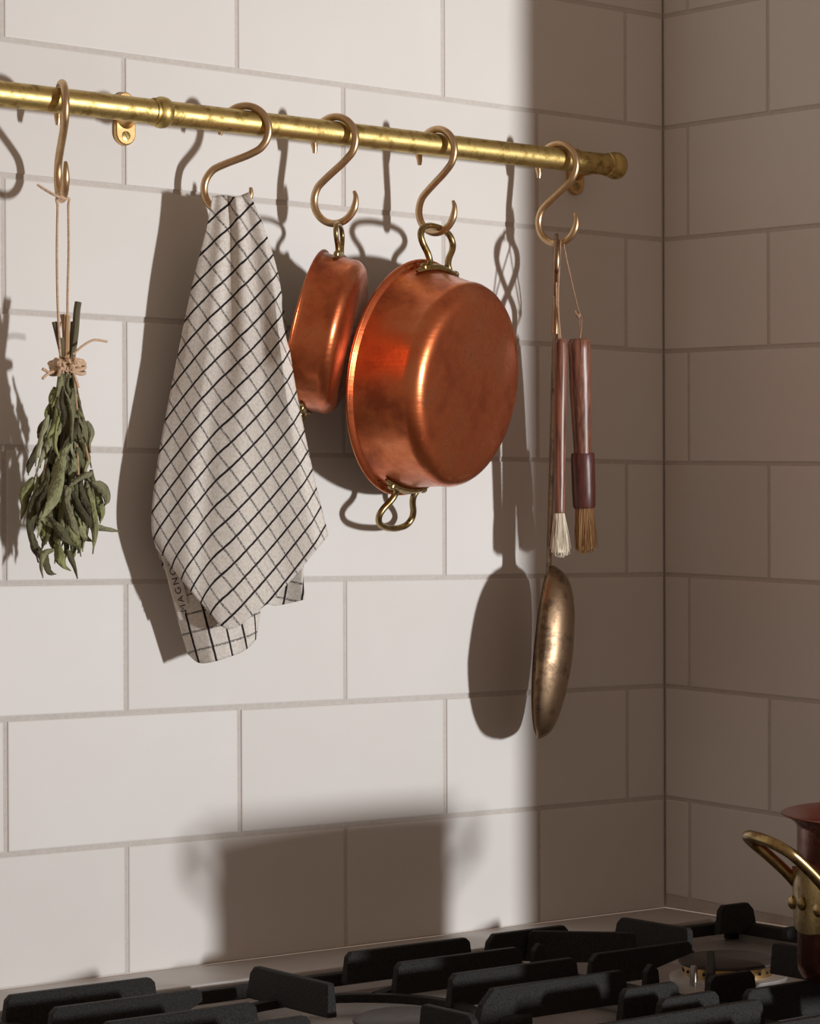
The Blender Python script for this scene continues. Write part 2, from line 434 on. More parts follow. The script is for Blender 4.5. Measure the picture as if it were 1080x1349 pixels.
# burners
def burner(cx, cy, label):
    b = thing('gas_burner', label, 'burner', (cx, cy, -14), 'gas burners on the range')
    m = MB(); m.lathe([(0, -14), (46, -14), (46, -11), (39, -10), (0, -10)], (cx, cy, 0), (0, 0, 1), 40); m.build('base', M_LEDGE, b)
    m = MB(); m.lathe([(0, -10.5), (35, -10.5), (36, -2), (0, -2)], (cx, cy, 0), (0, 0, 1), 48); r = m.build('flame_ring', M_PLATE, b)
    m = MB()
    for k in range(24):
        a = 2*math.pi*k/24; c, s = math.cos(a), math.sin(a)
        m.tube([(cx+34.2*c, cy+34.2*s, -6.2), (cx+36.2*c, cy+36.2*s, -6.2)], 1.25, 8)
    m.build('flame_port', M_IRON, r)
    m = MB(); m.lathe([(0, -2.2), (37.5, -2.2), (39, -.8), (38.6, .8), (33, 3.2), (0, 3.6)], (cx, cy, 0), (0, 0, 1), 48); m.build('burner_cap', M_CAP, b)
    m = MB(); m.lathe([(0, -14), (3, -14), (3, 0), (1.6, 2), (0, 2)], (cx-44, cy-8, 0), (0, 0, 1), 10); m.build('igniter', M_TIN, b)
burner(-162, -252, 'bare gas burner with dark cap and brass ring in the corner')
burner(-500, -290, 'gas burner between the fins of the left pan support')

# ------------------------------------------------------------------ hanging rail
RY = -48.0
ZR = lambda x: 650.3+0.0030*(x+300)
rail = thing('hanging_rail', 'long aged brass rail fixed to the tiles with two brackets', 'rail', (-552, 0, 650))
RR = 9.2
m = MB(); m.tube([(x, RY, ZR(x)) for x in (-1040, -850, -650, -450, -250, -99)], RR, 32); m.build('rod', M_ROD, rail)
m = MB()
m.lathe([(RR, -7), (10.2, -6.8), (10.4, -5), (9.6, -4.4), (10.6, -4), (11.6, -1.6), (11.9, 1), (11.5, 3.6), (10.4, 5.8), (RR, 6.6)], (-548.5, RY, ZR(-548)), (1, 0, .003), 36)
m.build('collar', M_ROD, rail)
m = MB()
m.lathe([(RR, -10), (10.0, -9.6), (10.0, -6.5), (9.2, -6), (10.9, -4.6), (11.7, -1.5), (11.7, 1.5), (10.6, 4.6), (8.2, 7), (4.5, 8.4), (0, 8.8)], (-98.5, RY, ZR(-98)), (1, 0, .003), 36)
m.build('finial', M_ROD, rail)
def bracket(x, zc):
    sh = [(9*math.cos(a), 11.5+9*math.sin(a)) for a in np.linspace(0, math.pi, 13)]+[(9*math.cos(a), -11.5+9*math.sin(a)) for a in np.linspace(math.pi, 2*math.pi, 13)]
    m = MB(); m.prism(sh, lambda q: (x+q[0], 0.0, zc+q[1]), lambda q: (x+q[0]*.93, -4.2, zc+q[1]*.97))
    br = bevel(m.build('bracket', M_PLATE, rail), .7)
    m = MB(); m.lathe([(8.2, -3.5), (7.2, -6), (5, -10), (4.6, -26), (6, -33), (7, -40), (0, -40)], (x, 0, zc), (0, 1, 0), 24)
    m.build('arm', M_PLATE, br)
    for s in (-1, 1):
        m = MB(); zz = zc+13.2*s
        m.lathe([(0, -4.6), (2.2, -4.8), (3.6, -4.5), (3.8, -3.8), (3.8, -2)], (x, 0, zz), (0, 1, 0), 20)
        m.box((x, -4.9, zz), (.9, .5, 6.4), Matrix.Rotation(math.radians(-22), 3, 'Y'))
        m.build('screw', M_BRASSD, br)
bracket(-552.3, 650.3); bracket(-104.6, 650.3)

# ------------------------------------------------------------------ S hooks
HR, UC, LC = 18.5, -6.2, -53.0
hp = []
for a in np.linspace(196, -40, 16): hp.append((HR*math.cos(math.radians(a)), UC+HR*math.sin(math.radians(a))))
hp = [(-HR+.6, UC-9)]+hp
hp += [(7.0, -24.6), (0, -29.8), (-7.0, -35)]
for a in np.linspace(138, 366, 16): hp.append((HR*math.cos(math.radians(a)), LC+HR*math.sin(math.radians(a))))
hp.append((HR-1.6, LC+6))
hpath = spline([(p[0], 0, p[1]) for p in hp], 3)
nh = len(hpath)
hrad = [2.95*min(1, .55+.45*min(1, i/6), .45+.55*min(1, (nh-1-i)/8)) for i in range(nh)]
mh = MB(); mh.tube(hpath, hrad, 14); hook_me = mh.mesh('s_hook', M_HOOK)
def hook(px, ang, tilt, label):
    xx = at(px, 0, RY)[0]
    for _ in range(3): xx = at(px, CY-(ZR(xx)-CAMP[2])*1.55, RY)[0]
    o = bpy.data.objects.new('s_hook', hook_me); COL.objects.link(o)
    o.location = Vector((xx, RY, ZR(xx)+.25))*MM
    o.rotation_euler = (0, math.radians(tilt), math.radians(ang-90))
    tag(o, label, 'hook', 'brass S hooks on the rail')
    return o
hook(81.5, -20, 0, 'brass S hook holding the twine of the dried herb bunch')
hook(326, 44, 17, 'brass S hook from which the checked towel hangs')
hook(441, 27, 0, 'brass S hook holding the smaller copper pan')
hook(575, 14, 0, 'brass S hook holding the larger copper pan')
hook(734, 20, 0, 'brass S hook holding the bronze spoon and two brushes')
def hook_bottom(px): return at(px, 300, RY)

# ------------------------------------------------------------------ copper pans
def nbasis(th, ph):
    n = np.array([math.sin(th)*math.cos(ph), -math.cos(th)*math.cos(ph), math.sin(ph)])
    a = np.cross([0, 0, 1.], n); a /= np.linalg.norm(a); return n, a, np.cross(n, a)
def pan_handle(parent, C, n, a, b, ang, R, h0, s=1.0, name='handle', wide=1.0, lean=0.0):
    # ang measured in the rim plane from b towards a
    rd = math.cos(ang)*b+math.sin(ang)*a; tg = math.cos(ang)*a-math.sin(ang)*b
    def P(t, r, q=0):
        th = t/R; d = rd*math.cos(th)+tg*math.sin(th)
        return C+n*(h0+q)+d*(R+r)
    def Q(t, r, q=0): return C+n*(h0+q+lean*max(0, r))+rd*(R+r)+tg*t
    m = MB()
    ts = np.linspace(-34*s, 34*s, 17)
    m.tube([P(t, 1.8) for t in ts], [max(1.2, 4.6*s*math.sqrt(max(.05, 1-(t/(35.5*s))**2))) for t in ts], 10, flat=.72, flatdir=rd)
    h = m.build(name, M_BRASSD, parent)
    m = MB()
    lp = [(-13, 1), (-11.5, 6), (-13.5, 12), (-18.5, 19), (-20, 25), (-16.5, 31), (-8, 34), (0, 34.6), (8, 34), (16.5, 31), (20, 25), (18.5, 19), (13.5, 12), (11.5, 6), (13, 1)]
    m.tube(spline([Q(t*s*wide, r*s) for t, r in lp], 5), 2.7*s, 10); m.build('loop', M_BRASSD, h)
    for t in (-24*s, 24*s):
        m = MB(); c = P(t, 3.6); d = (c-C); d = d-n*(d@n); m.lathe([(3.4*s, -2), (3.2*s, 1), (1.8*s, 2.4), (0, 2.8)], c, d, 14); m.build('rivet', M_BRASSD, h)
    return h
def pan(name, label, C, th, ph, R, Rb, H, handles, hs=1.0, wide=1.0, lip=1.5, ho=None):
    C = np.array(C, float); n, a, b = nbasis(th, ph)
    p = thing(name, label, 'pan', C, 'copper pans hanging from the rail')
    prof = [(R-1.6, 0)]
    k = 15.0 if R > 80 else 10.0
    fl = 5.0 if R > 80 else 1.2          # flange of the lip
    outer = [(R, .6), (R-.2, 1.8), (R-fl+.5, 3.0), (R-fl, 4.2), (Rb+k*.75-.6, H-k)]
    for q in np.linspace(0, 90, 7)[1:]:
        outer.append((Rb-k*.25+k*math.cos(math.radians(q)), H-k+k*math.sin(math.radians(q))))
    outer += [(Rb*.6, H+.25), (0, H+.35)]
    inner = [(0, H-2.2), (Rb-4, H-2.2), (Rb+4, H-8), (R-fl-1.6, 4), (R-1.6, 0)]
    m = MB(); m.lathe(outer[::-1]+[(R-.8, .1)], C, n, 96); body = m.build('body', M_COPPER, p)
    m = MB(); m.lathe([(R-.8, .1)]+inner[::-1][1:], C, n, 96); m.build('lining', M_TIN, p)
    m = MB(); ring = [C+n*1.0+(R+.2)*(math.cos(t)*a+math.sin(t)*b) for t in np.linspace(0, 2*math.pi, 96, endpoint=False)]
    m.tube(ring, 1.5 if lip > 1 else 1.2, 10, closed=True); m.build('rim', M_COPPER, p)
    for ang in handles: pan_handle(p, C, n, a, b, ang, R-1.0-fl, ho or 9*hs+2, hs, wide=wide, lean=-.28)
    return p
pan('copper_pan', 'larger round copper pan with its flat base facing the room', (-308, -37, 461.5), .38, -.155, 94.5, 72, 57.5, (math.radians(2), math.radians(182)), 1.0, 1.25, 2)
c2 = at(404, 434, -47)
pan('copper_pan', 'smaller copper pan seen edge-on between the towel and the larger pan', c2, math.radians(46), math.radians(-13.2), 62.5, 54, 35, (0, math.pi), .72, 1.1, 1, 13)

# ------------------------------------------------------------------ tea towel
towel = thing('tea_towel', 'off-white linen towel with black windowpane check on its hook', 'towel', at(315, 860, -42))
def coons(T, B, Lf, Rt, nu, nv):
    def pl(P):
        P = np.array(spline(P, 10)); d = np.r_[0, np.cumsum(np.linalg.norm(np.diff(P, axis=0), axis=1))]; d /= d[-1]
        return lambda t: np.array([np.interp(t, d, P[:, 0]), np.interp(t, d, P[:, 1])])
    T, B, Lf, Rt = pl(T), pl(B), pl(Lf), pl(Rt); out = np.zeros((nv+1, nu+1, 2))
    for j in range(nv+1):
        v = j/nv
        for i in range(nu+1):
            u = i/nu
            out[j, i] = (1-v)*T(u)+v*B(u)+(1-u)*Lf(v)+u*Rt(v)-((1-u)*(1-v)*T(0)+u*(1-v)*T(1)+(1-u)*v*B(0)+u*v*B(1))
    return out
def sheet(name, T, B, Lf, Rt, nu, nv, depth, uvrot, uvoff=(0, 0), thick=.9, mat=M_CLOTH, uvscale=1.0):
    g = coons(T, B, Lf, Rt, nu, nv); P = np.zeros((nv+1, nu+1, 3))
    for j in range(nv+1):
        for i in range(nu+1):
            P[j, i] = at(g[j, i, 0], g[j, i, 1], depth(i/nu, j/nv))
    # cloth coordinates: distance along the cloth from the middle column
    mid = nu//2; S = np.zeros((nv+1, nu+1)); Tt = np.zeros((nv+1, nu+1))
    for j in range(nv+1):
        for i in range(mid+1, nu+1): S[j, i] = S[j, i-1]+np.linalg.norm(P[j, i]-P[j, i-1])
        for i in range(mid-1, -1, -1): S[j, i] = S[j, i+1]-np.linalg.norm(P[j, i+1]-P[j, i])
    z0 = P[0, mid, 2]
    for j in range(nv+1):
        for i in range(nu+1):
            Tt[j, i] = z0-P[j, i, 2]
            S[j, i] += (P[j, mid]-P[0, mid])@rgt
    c, s = math.cos(uvrot), math.sin(uvrot)
    uv = [(((c*S[j, i]+s*Tt[j, i])*uvscale+uvoff[0])*MM, ((-s*S[j, i]+c*Tt[j, i])*uvscale+uvoff[1])*MM) for j in range(nv+1) for i in range(nu+1)]
    m = MB(); m.add([P[j, i] for j in range(nv+1) for i in range(nu+1)],
                    [(j*(nu+1)+i, j*(nu+1)+i+1, (j+1)*(nu+1)+i+1, (j+1)*(nu+1)+i) for j in range(nv) for i in range(nu)])
    o = m.build(name, mat, towel, True, uv)
    sd = o.modifiers.new('thickness', 'SOLIDIFY'); sd.thickness = thick*MM; sd.offset = 0
    return o, P
def gauss(x, c, w): return math.exp(-((x-c)/w)**2)
def dfront(u, v):
    amp = min(1.0, v*2.2)
    prof = interp((0, .06, .25, .5, .75, .93, 1), (-31, -37, -52, -66, -79, -92, -88), u)
    base = -52-(u-.5)*16
    base = base*(1-amp)+prof*amp+6*max(0, v-.6)
    fold = -3.0*gauss(u, .62-.12*v, .08+.03*v)*(1-.45*v)+2.6*gauss(u, .45-.16*v, .07+.03*v)*(.6+.5*v)*(1-.3*v) \
        - 2.0*gauss(u, .27-.06*v, .08)*v+1.2*gauss(u, .80, .07)*(1-v)
    fold += .5*math.sin(9*u+13*v)*(1-u)+.35*math.sin(23*u-9*v)
    return base+fold
LEFT = [(280, 258), (272, 300), (257, 360), (242, 430), (224, 520), (209, 600), (201, 660), (200, 697), (206, 722)]
RIGHT = [(328, 253), (343, 287), (357, 328), (368, 372), (378, 440), (389, 510), (402, 575), (416, 640), (428, 688), (432, 705)]
sheet('front_fold', [(280, 258), (297, 257), (311, 259), (328, 253)],
      [(206, 722), (235, 758), (265, 795), (300, 829), (338, 806), (370, 778), (400, 745), (432, 705)], LEFT, RIGHT, 64, 96,
      dfront, math.radians(50), (4, 2))
# the layers behind the front fold
def dback(u, v): return -38+5*math.sin(7*u+4*v)+3*math.sin(15*u-3)*v-8*v*(1-abs(2*u-1))
sheet('back_fold', [(284, 261), (297, 259), (311, 261), (326, 258)],
      [(214, 748), (240, 770), (300, 800), (345, 800), (375, 770), (396, 750), (418, 715)],
      [(284, 261), (276, 302), (262, 362), (247, 432), (229, 522), (214, 602), (205, 670), (206, 715), (214, 748)],
      [(326, 258), (340, 292), (353, 332), (364, 376), (374, 444), (385, 514), (398, 579), (408, 645), (418, 715)], 40, 60,
      lambda u, v: -36+3*math.sin(9*u)-(u-.5)*(12+40*min(1, v*2)), math.radians(40), (3, 8))
def dtail(u, v): return interp((0, .15, .35, .55, .8, 1), (-27.5, -35.5, -46, -49, -48, -45), u)+6*v*v-2.5*gauss(u, .85, .1)*v
tail, PT = sheet('hem_fold', [(208, 700), (240, 690), (290, 700), (335, 720)],
      [(248, 862), (262, 873), (280, 872), (300, 866), (322, 857), (337, 842)],
      [(208, 700), (210, 722), (217, 748), (226, 780), (236, 822), (248, 862)],
      [(335, 720), (346, 755), (344, 790), (341, 815), (337, 842)], 36, 40, dtail, math.radians(-13), (7.2+4.2, 4))
sheet('corner_fold', [(345, 775), (365, 765), (400, 742)], [(352, 795), (362, 798), (380, 795), (401, 790)],
      [(345, 775), (348, 785), (352, 795)], [(400, 742), (400, 765), (401, 790)], 12, 12,
      lambda u, v: -50-12*u+3*math.sin(4*u), math.radians(12), (3, 5))
# plain woven hem with lettering, lying on the hem fold
def hem_pt(px, py): return at(px, py, -45.5-3)
def dh(u, v):
    return dtail(.02+.15*u, v*.7)-1.0
sheet('hem_band', [(207, 700), (220, 703), (229, 708)], [(235, 818), (244, 816), (254, 812)],
      [(207, 700), (212, 728), (222, 768), (235, 818)], [(229, 708), (234, 735), (243, 772), (254, 812)], 8, 24, dh, 0, thick=.6, mat=M_HEM)
def lettering():
    cu = bpy.data.curves.new('lettering', 'FONT'); cu.body = 'MAGNOLIA'; cu.size = 1.0; cu.space_character = 1.35
    to = bpy.data.objects.new('tmp', cu); COL.objects.link(to)
    dg = bpy.context.evaluated_depsgraph_get(); me = bpy.data.meshes.new_from_object(to.evaluated_get(dg))
    bpy.data.objects.remove(to)
    # baseline runs up the hem from the bottom: image (243, 806) towards (214, 716)
    w = max(v.co.x for v in me.vertices)
    A = np.array((246.3, 805.5)); B = np.array((219.5, 712)); d = (B-A)/np.linalg.norm(B-A); nrm = np.array((d[1], -d[0]))
    lenpx = 88.0; hpx = 7.6
    org = worg(towel); vs = []
    for v in me.vertices:
        q = A+d*(v.co.x/w*lenpx)-np.array((-d[1], d[0]))*0
        up = np.array((d[1], -d[0]))                      # points to the left of the reading direction
        q = q+up*(v.co.y*hpx/.7)
        vt = (q[1]-700)/118.0
        p = at(q[0], q[1], dtail(.11, vt*.7)-2.0); vs.append([(p[k]-org[k])*MM for k in range(3)])
    # keep only the letters that stand clear of the front fold
    for v, c in zip(me.vertices, vs): v.co = c
    me.materials.clear(); me.materials.append(M_INK)
    o = bpy.data.objects.new('lettering', me); COL.objects.link(o); o.parent = towel
    sd = o.modifiers.new('thickness', 'SOLIDIFY'); sd.thickness = .2*MM
    return o
lettering()

# ------------------------------------------------------------------ dried herb bunch
HY = -57.0
herb = thing('herb_bunch', 'bunch of dried green sage tied with jute twine at left', 'herbs', at(88, 755, HY))
def T3(pts, Ys):
    if isinstance(Ys, (int, float)): Ys = [Ys]*len(pts)
    return [at(p[0], p[1], y) for p, y in zip(pts, Ys)]
r = random.Random(11)
for k in range(26):                                     # stems below the knot
    u = (k+.5)/26; a = (u-.5)*2
    x0 = 88+a*9; x1 = 86+a*30+r.uniform(-5, 5); y1 = r.uniform(560, 640); dy = r.uniform(-12, 12)
    m = MB(); m.tube(spline(T3([(x0, 482), (x0+a*4+r.uniform(-2, 2), 515), ((x0+x1)/2+r.uniform(-4, 4), 550), (x1, y1)], [HY+dy*.3, HY+dy*.5, HY+dy*.8, HY+dy]), 5), [1.3]*16, 6)
    m.build('stem', M_STEM if r.random() < .86 else M_STEMT, herb)
for pts, w, mt in (([(77, 424), (76, 440), (82, 470), (84, 490)], 1.9, M_STEMT), ([(83, 414), (86, 440), (87, 490)], 2.3, M_STEMT), ([(89, 416), (88, 450), (88, 490)], 2.0, M_STEMT),
                   ([(71, 424), (74, 436), (82, 470)], 1.7, M_STEM), ([(103, 398), (101, 412), (99, 440), (94, 475)], 2.6, M_STEM), ([(97, 424), (96, 440), (92, 475)], 2.4, M_STEM), ([(81, 445), (83, 460), (85, 485)], 2.6, M_STEM)):
    m = MB(); m.tube(spline(T3(pts, HY+r.uniform(-4, 4)), 5), w, 8); m.build('stem', mt, herb)
def leaf(path, wpx, dy, fold=.5, curl=0.0, twist=0.0, yslope=0.0):
    wpx *= .82; n = len(path); Ys = [HY+dy+yslope*i/(n-1) for i in range(n)]
    P = spline(T3(path, Ys), 6); N = len(P); w = wpx/1.66/2
    fr = np.array(fwd); vs = []; prevside = None
    for i, p in enumerate(P):
        t = P[min(i+1, N-1)]-P[max(i-1, 0)]; t /= np.linalg.norm(t)
        side = np.cross(t, fr); side /= np.linalg.norm(side)+1e-9
        face = np.cross(side, t)
        tw = twist*(i/(N-1)-.3); s2 = side*math.cos(tw)+face*math.sin(tw); f2 = -side*math.sin(tw)+face*math.cos(tw)
        u = i/(N-1); ww = w*max(.06, (math.sin(math.pi*min(1, .06+u*.97)**.8))**.75)*(1+.16*math.sin(7*u+wpx)); s2 = s2*math.cos(.5*math.sin(5*u+wpx*2))+f2*math.sin(.5*math.sin(5*u+wpx*2))
        cl = math.sin(u*math.pi)*curl
        for q in (-1, -.55, 0, .55, 1):
            off = ww*q; dep = fold*ww*(abs(q)**1.4)*(1 if q < 0 else .8)+cl*w*q+ .20*w*math.sin(i*1.7+q*3+wpx)*abs(q)
            vs.append(p+s2*off+f2*dep)
    m = MB(); m.add(vs, [(5*i+k, 5*i+k+1, 5*i+k+6, 5*i+k+5) for i in range(N-1) for k in range(4)])
    o = m.build('leaf', M_LEAF, herb)
    sd = o.modifiers.new('thickness', 'SOLIDIFY'); sd.thickness = .7*MM; sd.offset = 0
    return o
S5 = lambda *pts: [(20+x/5.867, 540+y/5.867) for x, y in pts]
HL = [  # path in order base -> tip, width (px), depth offset, fold, twist
    (S5((365, 110), (300, 190), (235, 300), (150, 525)), 13, -10, .5, .9),
    (S5((375, 290), (330, 480), (285, 700), (175, 880)), 21, -16, .45, .3),
    (S5((405, 585), (385, 690), (430, 850), (500, 1000)), 17, -18, .5, -.2),
    (S5((440, 630), (490, 760), (560, 860), (590, 930)), 13, -19, .5, .5),
    (S5((560, 600), (590, 760), (615, 930), (600, 1115)), 13, -15, .6, .4),
    (S5((590, 560), (680, 620), (710, 690), (690, 740)), 15, -10, .6, .6),
    (S5((600, 485), (520, 515), (455, 560), (415, 590)), 9, -20, .7, .5),
    (S5((265, 830), (350, 940), (420, 1020), (495, 1060)), 14, -17, .5, .4),
    (S5((240, 540), (150, 720), (115, 930), (180, 1180)), 15, -12, .6, .5),
    (S5((140, 520), (75, 640), (70, 740), (40, 870)), 15, -2, .6, .6),
    (S5((190, 240), (140, 360), (110, 430), (100, 505)), 11, -5, .6, .8),
    (S5((330, 1000), (340, 1120), (375, 1200), (430, 1245)), 14, -14, .5, .5),
    (S5((400, 1080), (430, 1150), (460, 1220), (482, 1305)), 8, -16, .7, .6),
    (S5((300, 1080), (225, 1110), (200, 1200), (215, 1300)), 8, -18, .7, .4),
    (S5((235, 1080), (235, 1180), (265, 1250), (315, 1270)), 11, -15, .6, .6),
    (S5((600, 900), (670, 915), (730, 925), (810, 942)), 9, -6, .5, .3),
    (S5((620, 600), (650, 720), (665, 810), (655, 880)), 12, -4, .6, .5),
    (S5((500, 560), (530, 700), (560, 790), (600, 900)), 12, -16, .6, -.6),
    (S5((330, 560), (340, 700), (370, 860), (420, 960)), 15, -6, .5, .5),
    (S5((290, 760), (260, 880), (240, 980), (200, 1080)), 16, -6, .5, -.4),
    (S5((150, 640), (190, 800), (215, 900), (240, 1040)), 15, -5, .5, .4),
    (S5((370, 700), (350, 860), (320, 960), (330, 1090)), 16, -2, .5, .3),
    (S5((460, 800), (500, 900), (540, 980), (600, 1020)), 15, -8, .6, .4),
    (S5((430, 240), (370, 320), (330, 400), (320, 480)), 11, -17, .5, .9),
    (S5((480, 60), (450, 180), (390, 280), (340, 400)), 11, -18, .5, .8),
    (S5((520, 60), (540, 180), (560, 320), (590, 450)), 8, -8, .7, .6),
    (S5((430, 290), (440, 400), (430, 500), (450, 560)), 14, -8, .6, .2),
    (S5((480, 290), (500, 380), (530, 470), (540, 560)), 12, -7, .6, .3),
    (S5((260, 40), (200, 130), (180, 190), (190, 250)), 7, -3, .7, .9),
    (S5((400, 830), (430, 930), (470, 1010), (495, 1075)), 15, -10, .5, .3),
    (S5((130, 960), (150, 1060), (200, 1130), (190, 1190)), 13, -6, .6, .6),
]
for i, (pt, w, dy, fo, tw) in enumerate(HL): leaf(pt, w, dy, fo, .2, tw, r.uniform(-6, 4))
for k in range(34):                                     # narrow curled leaves high in the bunch
    a = r.uniform(-1, 1); y0 = r.uniform(488, 560); hw = 9+(y0-488)*.28; x0 = 87+a*hw; x1 = 86+a*(hw+11)+r.uniform(-6, 6); y1 = y0+r.uniform(40, 75)
    leaf([(x0, y0), (x0+(x1-x0)*.2+r.uniform(-5, 5), y0+(y1-y0)*.35), (x0+(x1-x0)*.7+r.uniform(-6, 6), y0+(y1-y0)*.7), (x1, y1)], r.uniform(5, 9), r.uniform(-16, 8), r.uniform(.6, 1.2), .3, r.uniform(-2, 2), r.uniform(-5, 5))
for k in range(72):                                     # the rest of the bunch, behind and between
    u = r.random(); lv = r.uniform(0, 1)
    y0 = 500+lv*150; hw = 12+lv*34
    x0 = 86+(u-.5)*2*hw*.75; x1 = 84+(u-.5)*2*(hw+8)+r.uniform(-6, 6); y1 = y0+r.uniform(50, 85)*(.7+.3*lv)
    y1 = min(y1, 722)
    leaf([(x0, y0), ((x0*2+x1)/3+r.uniform(-5, 5), y0+(y1-y0)*.35), ((x0+2*x1)/3+r.uniform(-6, 6), y0+(y1-y0)*.7), (x1, y1)], r.uniform(8, 14)*(.7+.4*lv), r.uniform(-8, 14), r.uniform(.4, .8), .2, r.uniform(-1, 1), r.uniform(-5, 5))
for k in range(26):                                     # drooping tips at the bottom of the bunch
    x0 = r.uniform(48, 122); y0 = r.uniform(610, 675); x1 = x0+r.uniform(-12, 12); y1 = min(y0+r.uniform(55, 90), 752-abs(x0-82)*.9)
    leaf([(x0, y0), (x0+r.uniform(-6, 6), y0+(y1-y0)*.35), ((x0+x1)/2+r.uniform(-7, 7), y0+(y1-y0)*.7), (x1, y1)], r.uniform(9, 14), r.uniform(-12, 12), r.uniform(.5, 1.0), .25, r.uniform(-1.2, 1.2), r.uniform(-5, 5))
# twine: two strands up to the hook, wraps, knot ends
m = MB()
for i, (dz, rr) in enumerate(((478, 1.4), (482, 1.5), (486, 1.5), (490, 1.4))):
    c = at(88, dz, HY); wv = []
    for t in np.linspace(0, 2*math.pi, 28, endpoint=False):
        wv.append(c+rgt*12.2*math.cos(t)*(1+.06*math.sin(3*t+i))-fwd*10*math.sin(t)+np.array([0, 0, 1.6*math.sin(2*t+i*1.3)]))
    m.tube(wv, rr, 8, closed=True)
for i in range(9):
    p = (74+i*3.2+r.uniform(-2, 2), 481+r.uniform(-7, 7)); q = (p[0]+r.uniform(-9, 9), p[1]+r.uniform(-9, 9)); w = ((p[0]+q[0])/2, (p[1]+q[1])/2-5)
    m.tube(spline(T3([p, w, q], [HY-11, HY-15, HY-11]), 5), 1.3, 7)
for c0 in ((75, 478), (102, 479)):
    c = at(*c0, HY-9); m.lathe([(0, -4), (2.6, -3), (3.6, 0), (2.6, 3), (0, 4)], c, (.3, .2, 1), 12)
for i in range(46):
    a = r.uniform(0, 6.28); p = np.array([88+13*math.cos(a)*r.random(), 482+7*math.sin(a)]); q = p+np.array([r.uniform(-7, 7), r.uniform(-7, 7)])
    m.tube(spline(T3([p, (p+q)/2+r.uniform(-2, 2), q], [HY-9, HY-13, HY-13]), 3), .35, 4)
m.build('knot', M_TWINE, herb)
for pts, w in (([(76, 268), (75, 330), (76, 400), (80, 478)], .95), ([(90, 268), (90.5, 330), (89, 400), (90, 478)], .95),
               ([(96, 467), (110, 455), (124, 448), (141, 450)], .9), ([(74, 487), (66, 491), (60, 488), (56, 486)], 1.2), ([(66, 491), (60, 495), (56, 499)], 1.1),
               ([(97, 492), (100, 500), (103, 511)], 1.2)):
    m = MB(); m.tube(spline(T3(pts, [HY-2]*len(pts) if pts[0][1] < 300 else HY-10), 6), w, 8); m.build('twine', M_TWINE, herb)
m = MB()
m.tube(spline(T3([(76, 270), (74.5, 262), (79, 258), (86, 262), (91, 262), (90, 270)], [HY-3, HY-5, HY-9, HY-9, HY-5, HY-3]), 6), 1.0, 8)
m.tube(spline(T3([(49, 243), (58, 249), (70, 256), (84, 262)], [HY-4, HY-6, HY-9, HY-10]), 6), [.9]*4+[1.0]*15, 8)
m.build('twine', M_TWINE, herb)

# ------------------------------------------------------------------ spoon and brushes on the last hook
SY = -45.0
spoon = thing('serving_spoon', 'long bronze serving spoon hanging edge-on from the last hook', 'spoon', at(707, 973, -38))
m = MB()
hpts = [(731, 432), (730, 480), (727, 600), (724.5, 690), (723, 735), (722.5, 758)]
hyy = [-47, -46, -44, -42, -41, -40]
hw = [9.0, 9.5, 9.0, 8.5, 8.5, 10]
WID = np.array([.60, .80, 0])
sp = spline([tuple(p) for p in T3(hpts, hyy)], 6); hr = np.interp(np.linspace(0, 5, len(sp)), range(6), hw)
m.tube(sp, list(hr), 14, flat=.27, flatdir=(.80, -.60, 0)); hd = m.build('handle', M_SPOON, spoon)
m = MB()
for sg in (-1, 1):
    pts = []
    for py, off in ((309, 1), (318, 5), (332, 12.5), (350, 13.5), (370, 8), (390, 0), (405, -6.5), (420, -8.5), (440, -7)):
        pts.append(at(interp((309, 440), (733, 731), py), py, interp((309, 440), (-51, -47), py))+WID*sg*off)
    m.tube(spline(pts, 5), [1.6]*5+[2.7]*36, 10)
m.build('openwork_head', M_SPOON, hd)
# bowl: rim curve lies nearly in the line of sight, back bulges to the right
m = MB(); Kv, Ku = 30, 18; vs = []
sgn = np.array([.80, -.60, 0])                  # direction in which the back bulges
wid = np.array([.60, .80, 0])                   # across the bowl
cen = [(722.5, 746), (718, 765), (712, 800), (706, 850), (703, 890), (702, 930), (704, 960), (707.5, 973)]
cc = spline(T3(cen, [-40, -40, -40, -39, -38, -37, -36, -36]), 6); nC = len(cc)
for j in range(nC):
    v = j/(nC-1)
    wv = 37*math.sqrt(max(0.0, 1-((v-.5)/.5005)**2))*(1-.10*abs(v-.5)/.5)
    wv = max(wv, 8.5 if v < .08 else 1.0)
    dv = 33*max(0.0, math.sin(math.pi*min(1, v*.98+.02)))**.75*(1.06-.25*v)
    for i in range(Ku+1):
        q = i/Ku*2-1
        vs.append(cc[j]+wid*wv*math.sin(q*math.pi/2)+sgn*dv*math.cos(q*math.pi/2)**.9)
m.add(vs, [(j*(Ku+1)+i, j*(Ku+1)+i+1, (j+1)*(Ku+1)+i+1, (j+1)*(Ku+1)+i) for j in range(nC-1) for i in range(Ku)])
o = m.build('bowl', M_SPOON, spoon); sd = o.modifiers.new('thickness', 'SOLIDIFY'); sd.thickness = 1.4*MM; sd.offset = 0

